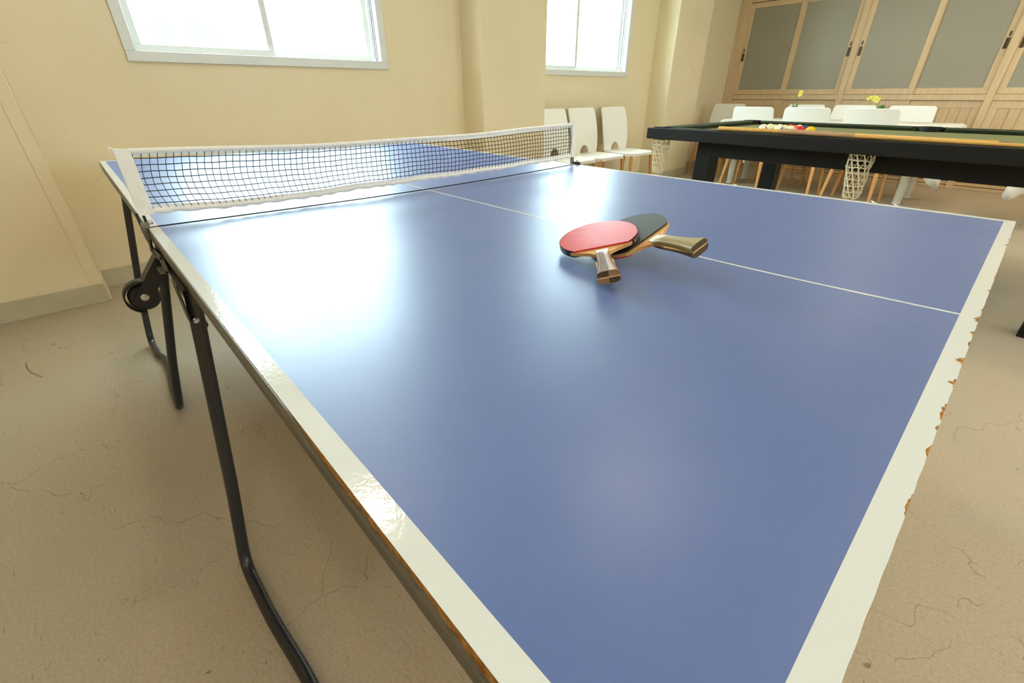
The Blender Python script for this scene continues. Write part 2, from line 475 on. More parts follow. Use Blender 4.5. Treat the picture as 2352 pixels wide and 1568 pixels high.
# windows
def window(idx, ya, yb, ym):
    w = thing('window_%d' % idx, ['wide white aluminium sliding window near the pillar bead', 'white aluminium sliding window above the row of chairs'][idx - 1], None, (XW, (ya + yb) / 2, WZ0), kind='structure')
    fr = MB(); F = 0.052
    x0, x1 = XW - 0.12, XW + 0.016
    fr.box((x0, ya, WZ0), (x1, yb, WZ0 + F)); fr.box((x0, ya, WZ1 - F), (x1, yb, WZ1))
    fr.box((x0, ya, WZ0 + F), (x1, ya + F, WZ1 - F)); fr.box((x0, yb - F, WZ0 + F), (x1, yb, WZ1 - F))
    fo = fr.build('window_frame', 'alu_white', w, bevel=0.003, world=True)
    tr = MB()
    for k in (0.035, 0.060, 0.085):
        tr.box((XW - k - 0.004, yb - F - 0.006, WZ0 + F), (XW - k, yb - F, WZ1 - F))
    tr.build('sash_track', 'track', fo, world=True)
    for s, (a, b_, xx) in enumerate(((ya + F + 0.002, ym + 0.030, XW - 0.03), (ym - 0.030, yb - F - 0.028, XW - 0.068))):
        S = 0.034; S2 = 0.036
        sm = MB(); z0, z1 = WZ0 + F + 0.001, WZ1 - F - 0.001
        sm.box((xx - 0.028, a, z0), (xx, b_, z0 + S)); sm.box((xx - 0.028, a, z1 - S), (xx, b_, z1))
        sm.box((xx - 0.028, a, z0 + S), (xx, a + S2, z1 - S)); sm.box((xx - 0.028, b_ - S2, z0 + S), (xx, b_, z1 - S))
        so = sm.build('sash', 'alu_white', w, bevel=0.002, world=True)
        MB().box((xx - 0.017, a + S2 - 0.004, z0 + S - 0.004), (xx - 0.012, b_ - S2 + 0.004, z1 - S + 0.004)).build('pane', 'glass', so, world=True)
window(1, WIN[0][0], WIN[0][1], 1.10)
window(2, WIN[1][0], WIN[1][1], 4.15)

def fill_window(idx, ya, yb):  # added out of view to light the room from behind the camera
    w = thing('window_%d' % idx, 'unseen white-framed window added in the wall opposite as daylight fill', None, (XR, (ya + yb) / 2, BWZ0), kind='structure')
    fr = MB(); F = 0.06; x0, x1 = XR - 0.01, XR + 0.10
    fr.box((x0, ya, BWZ0), (x1, yb, BWZ0 + F)); fr.box((x0, ya, BWZ1 - F), (x1, yb, BWZ1))
    for y in (ya + F / 2, (2 * ya + yb) / 3, (ya + 2 * yb) / 3, yb - F / 2): fr.box((x0, y - F / 2, BWZ0 + F), (x1, y + F / 2, BWZ1 - F))
    fo = fr.build('window_frame', 'alu_white', w, bevel=0.003, world=True)
    for k in range(3):
        a = ya + F + (yb - ya - F) * k / 3 - 0.02
        MB().box((XR + 0.05, a, BWZ0 + F - .004), (XR + 0.055, a + (yb - ya) / 3, BWZ1 - F + .004)).build('pane', 'glass', fo, world=True)
fill_window(3, *FILL_WIN[0]); fill_window(4, *FILL_WIN[1])

# outside: street level and the building across
struct(MB().box((-60, -60, -4.2), (xo - 0.5, 70, -4.0)), 'ground_outside', 'paving', 'pale paved yard outside the windows')
bld = thing('apartment_building', 'white rendered building across the yard, seen bleached through the window', 'building', (-25, 8, -4))
fac = MB(); fac.box((-33, -22, -4), (-25.0, 40, 5.6)); bw = fac.build('facade', 'facade', bld, world=True)
def bwin(y0, y1, z0, z1, mull=True, mat='facade_glass'):
    o = MB().box((-25.04, y0, z0), (-24.97, y1, z1)).build('window', mat, bld, world=True)
    fm = MB(); q = 0.05
    for (a, b_, c_, d) in ((y0 - q, y1 + q, z1, z1 + q), (y0 - q, y0, z0, z1), (y1, y1 + q, z0, z1), (y0 - q, y1 + q, z0 - q, z0)) + (((((y0 + y1) / 2 - .04), ((y0 + y1) / 2 + .04), z0, z1),) if mull else ()):
        fm.box((-25.0, a, c_), (-24.95, b_, d))
    fm.build('window_frame', 'facade', o, world=True)
for k in range(-2, 3):
    dy = k * 13.2
    bwin(5.35 + dy, 6.35 + dy, 3.0, 3.72); bwin(4.2 + dy, 4.62 + dy, 2.9, 3.72, False)
    bwin(5.35 + dy, 6.35 + dy, -0.4, 0.5)
aw = MB().box((-25.0, 3.78, 3.38), (-24.7, 4.06, 3.5)).build('awning', 'facade_dark', bld, world=True)
MB().box((-24.99, 3.98, 2.9), (-24.9, 4.10, 3.38)).build('drainpipe', 'facade_dark', bld, world=True)

# ceiling lamps: the reflected ones plus the added fill grid
for i, (x, y) in enumerate(LAMPS):
    L = thing('ceiling_or_fill_lamp', 'round warm white ceiling downlight, of a set largely added as unseen fill', 'lamp', (x, y, CEIL), group='round downlights in the ceiling')
    MB().lathe([(0.150, 0), (0.150, -0.02), (0.135, -0.028), (0.128, -0.012), (0.128, 0.0)], 32, caps=False).build('lamp_ring', 'alu_white', L, smooth=True)
    MB().lathe([(0.127, -0.008), (0.127, -0.012)], 32).build('diffuser', 'lamp', L)

# ================================================================== PING-PONG TABLE
TL, TV, TZ = 1.37, 1.525, 0.76
def zsurf(x, y):
    v = max(0.0, min(1.0, y / TV)); s = math.sin(math.pi * v)
    if x >= 0:
        k = 1.0 if x < 0.95 else max(0.0, math.cos((x - 0.95) / (TL - 0.95) * math.pi / 2))
        return TZ - 0.0095 * s * k
    t = -x / TL
    far = 0.784 * (1 - v) + 0.768 * v
    return (TZ - 0.002 * 0) * (1 - t) + far * t - 0.0095 * s * (1 - t * 0.6)
tt = thing('ping_pong_table', 'blue folding ping-pong table with white lines and black tube legs', 'table', (0, TV / 2, 0))
def sheet(x0, x1, y0, y1, dz, nx=1, ny=1, thick=0.0006, jag=None):
    """thin sheet following the sagging board top; jag(y)->extra inset at the x1 edge"""
    mb = MB()
    def f(i, j, top):
        y = y0 + (y1 - y0) * j; xe = x1 - (jag(y) if jag else 0)
        x = x0 + (xe - x0) * i
        return Vector((x, y, zsurf(x, y) + (dz if top else dz - thick)))
    g = mb.grid(lambda i, j: f(i, j, True), nx, ny); h = mb.grid(lambda i, j: f(i, j, False), nx, ny)
    for j in range(ny):
        mb.bm.faces.new((g[0][j], g[0][j + 1], h[0][j + 1], h[0][j])); mb.bm.faces.new((g[nx][j], g[nx][j + 1], h[nx][j + 1], h[nx][j]))
    for i in range(nx):
        mb.bm.faces.new((g[i][0], g[i + 1][0], h[i + 1][0], h[i][0])); mb.bm.faces.new((g[i][ny], g[i + 1][ny], h[i + 1][ny], h[i][ny]))
    return mb
BT = 0.018; G = 0.0080; LW = 0.020
chips = [(0.757, .010, .012), (0.70, .006, .008), (0.80, .004, .008), (0.66, .003, .010), (0.60, .012, .010), (0.535, .009, .008), (0.47, .005, .012), (0.43, .004, .006), (0.455, .004, .010),
         (0.905, .006, .006), (0.99, .003, .006), (1.25, .008, .006), (1.31, .006, .006), (0.385, .004, .010), (0.30, .003, .015)]
rj = random.Random(3)
def jag_end(y):
    a = 0.0
    for c, d, w in chips:
        q = max(0.0, 1 - (abs(y - c + 0.3 * w * math.sin(900 * y)) / w) ** 1.6); a = max(a, 0.62 * d * q)
    return a + 0.0003 * math.sin(y * 61) * math.sin(y * 97)
for half in (0, 1):
    x0, x1 = (G, TL) if half == 0 else (-TL, -G)
    b_ = sheet(x0, x1, 0.0, TV, -0.0004, 20, 14, BT).build('table_board', 'chipboard', tt, world=True)
    b_['label'] = ['near board with chipped chipboard edges', 'far board behind the net'][half]
    out = x1 if half == 0 else x0
    bx0, bx1 = (x0, x1 - LW) if half == 0 else (x0 + LW, x1)
    for (ya, yb) in ((LW, TV / 2 - 0.0015 - 0.0015), (TV / 2 + 0.003, TV - LW)):
        sheet(bx0, bx1, ya, yb, 0.0001, 30, 12).build('playing_surface', 'blue', b_, world=True, smooth=True)
    sheet(x0, x1, 0.0, LW, 0.0003, 60, 1, 0.0009).build('side_line', 'tape', b_, world=True, smooth=True)
    sheet(x0, x1, TV - LW, TV, 0.0003, 60, 1, 0.0009).build('side_line', 'tape', b_, world=True, smooth=True)
    sheet(bx0, bx1, TV / 2 - 0.003, TV / 2 + 0.003, 0.0003, 40, 1, 0.0009).build('center_line', 'tape', b_, world=True, smooth=True)
    if half == 0:
        sheet(x1 - LW, x1, LW, TV - LW, 0.0003, 1, 420, 0.0009, jag_end).build('end_line', 'tape', b_, world=True)
    else:
        sheet(x0, x0 + LW, LW, TV - LW, 0.0003, 1, 12, 0.0009).build('end_line', 'tape', b_, world=True)
    gx = x0 if half == 0 else x1
    gm = MB(); pr = None
    for k in range(15):
        yy = LW + (TV - 2 * LW) * k / 14; z = zsurf(gx, yy)
        dx = -0.0062 if half == 0 else 0.0062
        rg = gm.ring([Vector((gx + dx, yy, z + 0.0001)), Vector((gx, yy, z + 0.0001)), Vector((gx, yy, z - BT - .02)), Vector((gx + dx, yy, z - BT - .02))])
        if pr: gm.bridge(pr, rg)
        else: gm.cap(rg)
        pr = rg
    gm.cap(pr, True); gm.build('joint_trim', 'rubber_trim', b_, world=True)
    # grey edge band on the long side, broken away towards the near end so the chipboard shows
    mb = MB(); prev = None; n = 160; rb = random.Random(5); lo_j = 0
    for i in range(n + 1):
        x = x0 + (x1 - x0) * i / n
        zt = zsurf(x, 0)
        if half == 0 and x > 0.93:
            lo_j += rb.uniform(-1, 1) * 0.0022; lo_j = max(-0.004, min(0.004, lo_j))
            zt -= min(0.0115, (x - 0.93) * 0.09) + lo_j * min(1, (x - 0.93) * 12)
        ring = mb.ring([Vector((x, -0.0018, zsurf(x, 0) - BT - 0.001)), Vector((x, -0.0018, zt - 0.0004)), Vector((x, 0.0005, zt - 0.0004)), Vector((x, 0.0005, zsurf(x, 0) - BT - 0.001))])
        if prev: mb.bridge(prev, ring)
        else: mb.cap(ring)
        prev = ring
    mb.cap(prev, True)
    mb.build('edge_band', 'edge_band', b_, world=True)
    # steel apron under the board
    ap = MB()
    for (ya, yb) in ((-0.001, 0.026), (TV - 0.026, TV + 0.001)):
        def fr_(i, j, ya=ya, yb=yb):
            return 0
        za = zsurf(x0, ya) - BT; zb = zsurf(x1, ya) - BT
        a = ap.ring([Vector((x0, ya, za)), Vector((x0, yb, za)), Vector((x0, yb, za - 0.020)), Vector((x0, ya, za - 0.020))])
        c = ap.ring([Vector((x1, ya, zb)), Vector((x1, yb, zb)), Vector((x1, yb, zb - 0.020)), Vector((x1, ya, zb - 0.020))])
        ap.bridge(a, c); ap.cap(a); ap.cap(c, True)
    for xx in (x0 + 0.012, x1 - 0.012):
        z = min(zsurf(xx, 0.03), zsurf(xx, TV - 0.03), zsurf(xx, TV / 2)) - BT
        ap.box((xx - 0.011, 0.03, z - 0.022), (xx + 0.011, TV - 0.03, z - 0.001))
    ap.build('apron', 'apron', tt, world=True)
# a sliver of torn tape curling up on the far long edge
for xx, hh in ((1.085, 0.006), (1.135, 0.005), (0.70, 0.003)):
    mb = MB(); mb.grid(lambda i, j: Vector((xx + 0.012 * i - 0.006 * j * j, TV - 0.004 + 0.006 * j, zsurf(xx, TV) + 0.0006 + hh * j * (1 - abs(i - .3)))), 4, 4)
    mb.build('torn_tape', 'tape', tt, world=True, solid=0.0004)

def leg_frame(sgn, xa, xb, ytop, ztop, lean=0.0):
    for side in (0, 1):
        def Y(y): return y if side == 0 else TV - y
        pts = [(sgn * (xa - lean), Y(ytop), ztop), (sgn * (xa - lean * .3), Y(-0.060), 0.23), (sgn * (xa + .012), Y(-0.095), 0.0145), (sgn * (xa + .19), Y(-0.090), 0.0145), (sgn * (xa + .36), Y(-0.074), 0.0145),
               (sgn * (xa + .50), Y(-0.074), 0.0145), (sgn * (xb - .19), Y(-0.090), 0.0145), (sgn * (xb - .012), Y(-0.095), 0.0145), (sgn * xb, Y(-0.060), 0.23), (sgn * xb, Y(ytop), ztop)]
        lg = MB().tube(smoothpath(pts, 0.055, 6), 0.0132, 14).build('leg', 'steel_black', tt, world=True, smooth=True)
        for x in (xa - lean, xb):
            # pivot plate and bolt
            MB().box((sgn * x - 0.024, Y(ytop) - 0.022, ztop - 0.06), (sgn * x + 0.024, Y(ytop) - 0.019, ztop + 0.02)).build('pivot_plate', 'steel_black', lg, world=True, bevel=0.004)
            rx = Euler((0, math.radians(90), 0)).to_matrix()
            MB().lathe([(0.0058, 0), (0.0058, 0.004), (0.0033, 0.005), (0.0033, 0.008)], 8, c=(sgn * x + 0.0125, Y(ytop - 0.012), ztop - 0.055), rot=rx).build('bolt', 'zinc', lg, world=True)
    for x in (xa - lean, xb):
        MB().tube([(sgn * x, ytop, ztop - 0.02), (sgn * x, TV - ytop, ztop - 0.02)], 0.012, 10).build('cross_tube', 'steel_black', tt, world=True, smooth=True)
leg_frame(1, 0.37, 1.31, 0.006, 0.715)
leg_frame(-1, 0.44, 1.18, 0.045, 0.735, 0.17)
# hinged caster arm at the middle joint
for side in (0, 1):
    Y = (lambda y: y) if side == 0 else (lambda y: TV - y)
    s = 1 if side == 0 else -1
    arm = MB()
    p0 = Vector((0.075, Y(0.006), 0.715)); p1 = Vector((0.075, Y(-0.060), 0.632))
    d = (p1 - p0).normalized(); w = d.cross(Vector((1, 0, 0))).normalized()
    for off in (-0.020, 0.020):
        q = [p0 + w * 0.015, p0 - w * 0.015, p1 - w * 0.015 + d * .012, p1 + w * 0.015 + d * .012]
        a = arm.ring([v + Vector((off - .0015, 0, 0)) for v in q]); c = arm.ring([v + Vector((off + .0015, 0, 0)) for v in q])
        arm.bridge(a, c); arm.cap(a); arm.cap(c, True)
    q0 = [p0 + w * 0.015 + Vector((x, 0, 0)) for x in (-.02, .02)]; q1 = [p1 - d * .03 + w * 0.015 + Vector((x, 0, 0)) for x in (.02, -.02)]
    a = arm.ring(q0 + q1); c = arm.ring([v - w * 0.003 for v in q0 + q1]); arm.bridge(a, c); arm.cap(a); arm.cap(c, True)
    ao = arm.build('caster_arm', 'black_plastic', tt, world=True)
    rx = Euler((0, math.radians(90), 0)).to_matrix()
    wc = p1 + Vector((0, 0, -0.004))
    MB().lathe([(0.008, -0.016), (0.025, -0.016), (0.030, -0.010), (0.030, 0.010), (0.025, 0.016), (0.008, 0.016)], 28, c=wc, rot=rx).build('caster_wheel', 'black_plastic', ao, world=True, smooth=True)
    gd = MB()   # wheel guard
    pr = [];  
    for k in range(13):
        an = math.radians(60 + 200 * k / 12) if side == 0 else math.radians(120 - 200 * k / 12)
        pr.append((math.cos(an), math.sin(an)))
    ga = gd.ring([wc + Vector((-0.019, c_ * 0.036, s_ * 0.036)) for c_, s_ in pr]); gb = gd.ring([wc + Vector((0.012, c_ * 0.036, s_ * 0.036)) for c_, s_ in pr])
    gd.bridge(ga, gb, False); gd.build('wheel_guard', 'black_plastic', ao, world=True, smooth=True, solid=0.003)
    MB().lathe([(0.008, 0), (0.008, 0.003), (0.0055, 0.004), (0.0055, 0.009), (0.002, 0.0095)], 12, c=p1 + Vector((0.0215, 0, 0)), rot=rx).build('bolt', 'zinc', ao, world=True)
    lk = MB()   # latch rods and clip along the edge
    lk.tube(smoothpath([(0.02, Y(-0.006), 0.735), (0.06, Y(-0.014), 0.722), (0.12, Y(-0.010), 0.716), (0.15, Y(0.0), 0.722)], .02), 0.003, 8)
    lk.tube(smoothpath([(-0.03, Y(-0.006), 0.740), (0.03, Y(-0.010), 0.722), (0.14, Y(-0.006), 0.722)], .02), 0.0035, 8)
    lk.build('latch_rod', 'steel_black', ao, world=True, smooth=True)
    MB().cbox((0.125, Y(-0.006), 0.704), (0.05, 0.006, 0.030)).cbox((0.125, Y(-0.012), 0.692), (0.05, 0.014, 0.004)).build('latch_plate', 'edge_band', ao, world=True)
    MB().tube([(0.10, Y(0.004), 0.70), (0.30, Y(0.006), 0.66), (0.37, Y(0.004), 0.64)], 0.008, 8).build('brace_bar', 'black_plastic', tt, world=True)

# ================================================================== NET
nx = -0.024
net = thing('table_tennis_net', 'dark mesh net with white tape bands across the blue table', 'net', (nx, TV / 2, 0.76))
def ztop(y):
    t = y / TV; return 0.906 + 0.019 * (2 * t - 1) ** 2 * (1 if t < .5 else .75) + 0.0015 * math.sin(t * 17)
def zbot(y):
    t = y / TV; return 0.778 + 0.010 * (2 * t - 1) ** 2 - 0.008 * math.exp(-((t - .2) / .13) ** 2) + 0.001 * math.sin(t * 40)
def xoff(y, z): return nx + 0.004 * math.sin(y * 4.1 + z * 20) + 0.0015 * math.sin(y * 13)
Y0, Y1 = 0.026, TV - 0.006
NZ = 9
mb = MB()
nc = 97
rn = random.Random(2)
for k in range(nc + 1):
    y = Y0 + (Y1 - Y0) * k / nc
    pts = []
    for j in range(13):
        t = j / 12; z = zbot(y) + 0.008 + (ztop(y) - zbot(y) - 0.016) * t
        sl = 0.012 * math.sin(math.pi * t) * math.cos(math.pi * y / TV * 1.05) * (1 if y < 1.0 else 0.6)
        yy = y - sl + rn.uniform(-.0007, .0007)
        pts.append((xoff(y, z) + rn.uniform(-.0005, .0005), yy, z))
    mb.tube(pts, 0.00085, 4, False)
for j in range(1, NZ):
    t = j / NZ; pts = []
    for k in range(61):
        y = Y0 - 0.003 + (Y1 - Y0 + 0.006) * k / 60
        z = zbot(y) + 0.006 + (ztop(y) - zbot(y) - 0.010) * t
        pts.append((xoff(y, z), y, z + 0.0006 * math.sin(k * 1.7 + j)))
    mb.tube(pts, 0.00105, 5, False)
nm = mb.build('netting', 'net', net, world=True); nm['kind'] = 'stuff'
def band(zf, h, r, name, frill=0.0):
    mb = MB(); prev = None; n = 220
    for k in range(n + 1):
        y = Y0 - 0.006 + (Y1 - Y0 + 0.012) * k / n
        z = zf(y); x = xoff(y, z); rg = []
        wob = frill * math.sin(k * 0.85 + 1.5 * math.sin(k * .21))
        for a in range(10):
            an = 2 * math.pi * a / 10
            rg.append(Vector((x + r * math.cos(an) * (1 + .25 * math.sin(k * .9)), y, z + h * math.sin(an) + (wob if math.sin(an) < 0 else 0))))
        rg = mb.ring(rg)
        if prev: mb.bridge(prev, rg)
        else: mb.cap(rg)
        prev = rg
    mb.cap(prev, True)
    return mb.build(name, 'cloth_white', net, world=True, smooth=True)
band(lambda y: ztop(y) - 0.002, 0.0055, 0.0035, 'top_band', 0.0006)
band(lambda y: zbot(y) + 0.003, 0.0062, 0.0035, 'bottom_band', 0.0016)
# thin white binding behind the mesh edge
for zf, nme in ((lambda y: ztop(y) - 0.0105, 'top_binding'), (lambda y: zbot(y) + 0.0115, 'bottom_binding')):
    mb = MB(); mb.grid(lambda i, j: Vector((xoff(Y0 + (Y1 - Y0) * i, .85) - 0.0016, Y0 - .004 + (Y1 - Y0 + .008) * i, zf(Y0 + (Y1 - Y0) * i) + (j - .5) * 0.007)), 120, 1)
    mb.build(nme, 'cloth_white', net, world=True, solid=0.0004)
# sleeves, posts, clamps, cord
def sleeve(ya, yb, tilt_top, ears):
    mb = MB(); zt0, zb0 = (0.9255, 0.784) if ya < .5 else (0.926, 0.787)
    g0 = []; 
    for sx in (-0.0055, 0.0055):
        g0.append(mb.grid(lambda i, j: Vector((nx + sx + 0.0009 * math.sin(j * 21 + i * 5), ya + (yb - ya) * i + tilt_top * j, zb0 + (zt0 - zb0) * j + (0.0035 * (1 - i) if j == 1 else 0) * ears + 0.0012 * math.sin(i * 9) * (j == 0))), 4, 14))
    A, B = g0
    for j in range(14):
        for e in (0, 4): mb.bm.faces.new((A[e][j], A[e][j + 1], B[e][j + 1], B[e][j]))
    for i in range(4):
        for e in (0, 14): mb.bm.faces.new((A[i][e], A[i + 1][e], B[i + 1][e], B[i][e]))
    mb.build('net_sleeve', 'cloth_white', net, world=True, smooth=True)
sleeve(-0.006, 0.024, -0.0005, 1); sleeve(1.527, 1.553, 0.0, 1)
MB().tube(smoothpath([(nx, -0.002, 0.922), (nx, -0.009, 0.932), (nx, -0.013, 0.930), (nx, -0.008, 0.918)], .004, 4), 0.0013, 8).build('cord_loop', 'cloth_white', net, world=True, smooth=True)
MB().tube(smoothpath([(nx, 1.551, 0.922), (nx, 1.548, 0.931), (nx, 1.556, 0.929), (nx, 1.553, 0.918)], .004, 4), 0.0013, 8).build('cord_loop', 'cloth_white', net, world=True, smooth=True)
for yy in (0.002, TV + 0.012):
    s = -1 if yy < .5 else 1
    po = MB(); po.tube([(nx - .004, yy, 0.742), (nx - .004, yy, 0.79)], 0.0032, 10); po.tube([(nx - .004, yy + s * .012, 0.742), (nx - .004, yy + s * .012, 0.79)], 0.0030, 10)
    pp = po.build('net_post', 'steel_black', net, world=True, smooth=True)
    cl = MB(); cl.cbox((0.0, yy + s * .006, 0.7655), (0.030, 0.016, 0.009)); cl.cbox((0.0, yy + s * .010, 0.75), (0.026, 0.010, 0.034))
    cl.build('clamp', 'steel_black' if s > 0 else 'edge_band', pp, world=True, bevel=0.002)
    MB().lathe([(0.006, 0), (0.007, .004), (0.004, 0.009)], 12, c=(0.010, yy - s * .004, 0.769)).build('clamp_screw', 'zinc', pp, world=True, smooth=True)

# ================================================================== RACKETS
def racket(label, B, yaw, pitch, roll, top_rubber, bottom_rubber, grip_top, grip2, two_tone, tape):
    r = thing('table_tennis_racket', label, 'racket', B)
    ax = Vector((math.cos(yaw) * math.cos(pitch), math.sin(yaw) * math.cos(pitch), math.sin(pitch)))
    s = Vector((0, 0, 1)).cross(ax).normalized(); n = ax.cross(s)
    s2 = s * math.cos(roll) + n * math.sin(roll); n2 = ax.cross(s2)
    r.rotation_mode = 'XYZ'
    r.rotation_euler = Matrix((ax, s2, n2)).transposed().to_euler()
    a, b_ = 0.0775, 0.0755
    def half_w(x):      # outline half width at x along the axis (blade centre at 0, handle towards +x)
        e = b_ * math.sqrt(max(0, 1 - (x / a) ** 2)) if abs(x) < a else 0
        if x > 0.050:
            t = min(1, (x - 0.050) / 0.040); t = t * t * (3 - 2 * t)
            base = b_ * math.sqrt(max(0, 1 - (0.050 / a) ** 2))
            neck = base * (1 - t) ** 1.4 + 0.0125 * (1 - (1 - t) ** 1.4)
            return max(neck, 0.0125)
        return e
    def outline(x_end, inset=0.0, n=46):
        up = []
        for k in range(n + 1):
            t = k / n; x = -a + inset + (x_end + a - inset) * (0.5 - 0.5 * math.cos(math.pi * t))
            up.append((x, max(0.0, half_w(x) - inset)))
        return [(x, w) for x, w in up] + [(x, -w) for x, w in reversed(up) if w > 1e-5]
    bl = MB().prism(outline(0.112), -0.0031, 0.0031).build('blade', 'ply', r)
    # rubber sheets: cut straight across above the handle
    def rub(z0, z1, mat, name):
        XE = 0.058
        pts = []
        n = 44
        for k in range(n + 1):
            t = k / n; x = -a + 0.001 + (XE + a - 0.001) * (0.5 - 0.5 * math.cos(math.pi * t))
            w = (b_ - 0.001) * math.sqrt(max(0, 1 - (x / a) ** 2))
            pts.append((x, w))
        poly = pts + [(x, -w) for x, w in reversed(pts) if w > 1e-5]
        mb = MB().prism(poly, z0, z1)
        return mb.build(name, mat, r, bevel=0.0006)
    rub(0.0032, 0.0064, top_rubber, 'top_rubber'); rub(-0.0064, -0.0032, bottom_rubber, 'bottom_rubber')
    # flared grip halves
    def grip(zs, mat, ylo=-1.0, yhi=1.0, name='handle'):
        mb = MB(); prev = None; N_ = 12
        for i in range(N_ + 1):
            t = i / N_; x = 0.078 + 0.100 * t
            w = 0.0125 + 0.0042 * (2 * t - 0.75) ** 2 * (1 if t > .35 else .25); h = 0.0098 + 0.0022 * t * t
            if t < .12: h *= 0.45 + 0.55 * t / .12
            pts = []
            K = 12
            for k in range(K + 1):
                an = math.pi * k / K
                y = w * (abs(math.cos(an)) ** .55) * (1 if math.cos(an) > 0 else -1); z = 0.0013 + (h - 0.0013) * (math.sin(an) ** .55)
                y = max(ylo * w, min(yhi * w, y))
                pts.append(Vector((x, y, zs * z)))
            rg = mb.ring(pts)
            if prev: mb.bridge(prev, rg)
            else: mb.cap(rg)
            prev = rg
        mb.cap(prev, True)
        return mb.build(name, mat, r, smooth=True)
    g1 = grip(1, grip_top, *((-1.0, 0.1) if two_tone else (-1, 1)))
    if two_tone: grip(1, grip2, 0.1, 1.0)
    grip(-1, grip2)
    # tang of the blade inside the handle, showing as a light stripe on the butt
    MB().cbox((0.1447, 0, 0), (0.0670, 0.0310, 0.0025)).build('tang', 'ply', r)
    wE, hE = 0.0125 + 0.0042 * 1.25 ** 2, 0.0120
    for qi, (sy_, sz_) in enumerate(((1, 1), (-1, 1), (-1, -1), (1, -1))):
        poly = [(0.0002, 0.0014)]
        for k in range(7):
            an = math.pi / 2 * k / 6
            poly.append((0.0002 + 0.94 * wE * math.cos(an) ** .55, 0.0014 + 0.92 * (hE - .0014) * math.sin(an) ** .55))
        mbq = MB().prism([(y_ * sy_, z_ * sz_) for y_, z_ in poly], 0.1780, 0.1784, Matrix(((0, 0, 1, 0), (1, 0, 0, 0), (0, 1, 0, 0), (0, 0, 0, 1))))
        mbq.build('butt_veneer', ('handle_end' if (sy_ * sz_ < 0 or not two_tone) else 'handle_mid'), g1)
    MB().cbox((0.0755, 0.0, 0.0042), (0.012, 0.022, 0.0024)).build('lens_sticker', 'white_chip', g1, bevel=0.0008)
    if tape:
        tm = MB(); prev = None; n = 60
        for k in range(n + 1):
            an = math.radians(44 + (316 - 44) * k / n)
            c_, s_ = math.cos(an), math.sin(an); x, y = a * 1.006 * c_, b_ * 1.006 * s_
            rg = tm.ring([Vector((x, y, -0.0058)), Vector((x, y, 0.0058)), Vector((x * .995, y * .995, 0.0058)), Vector((x * .995, y * .995, -0.0058))])
            if prev: tm.bridge(prev, rg)
            else: tm.cap(rg)
            prev = rg
        tm.cap(prev, True); to = tm.build('edge_tape', 'tape_black', r)
        # printed lettering following the edge, read from the racket's back (upside down here)
        for deg0, txt in ((56, 'XELPUD'), (252, 'XELPUD')):
            for i, ch in enumerate(txt):
                an = math.radians(deg0 + i * 6.4)
                cu = bpy.data.curves.new('letter', 'FONT'); cu.body = ch; cu.size = 0.0115; cu.align_x = 'CENTER'; cu.align_y = 'CENTER'; cu.extrude = 0.00005; cu.resolution_u = 3
                tmp = bpy.data.objects.new('tmp', cu)
                COL.objects.link(tmp); dg = bpy.context.evaluated_depsgraph_get()
                me = bpy.data.meshes.new_from_object(tmp.evaluated_get(dg)); bpy.data.objects.remove(tmp)
                out_n = Vector((math.cos(an), math.sin(an), 0)); tang = Vector((-math.sin(an), math.cos(an), 0))
                M3 = Matrix((tang, Vector((0, 0, -1)), -tang.cross(Vector((0, 0, 1))) * -1)).transposed()
                M3 = Matrix((-tang, Vector((0, 0, -1)), out_n)).transposed().to_4x4()
                M3.translation = Vector((a * 1.009 * math.cos(an), b_ * 1.009 * math.sin(an), 0))
                me.transform(M3); me.materials.clear(); me.materials.append(MAT['white_print'])
                lo = bpy.data.objects.new('letter', me); COL.objects.link(lo); lo.parent = to
    return r
racket('black-rubber racket with an olive-brown handle, half under the red one', (0.8556, 0.6832, 0.7836), -0.2878, 0.1349, 0.4165, 'rubber_black', 'rubber_red', 'handle_olive', 'handle_dark', False, False)
racket('red-rubber racket with a dark walnut handle, lying on the black one', (0.8226, 0.6304, 0.7818), -0.8095, -0.0685, 0.2216, 'rubber_red', 'rubber_black', 'handle_dark', 'handle_mid', True, True)

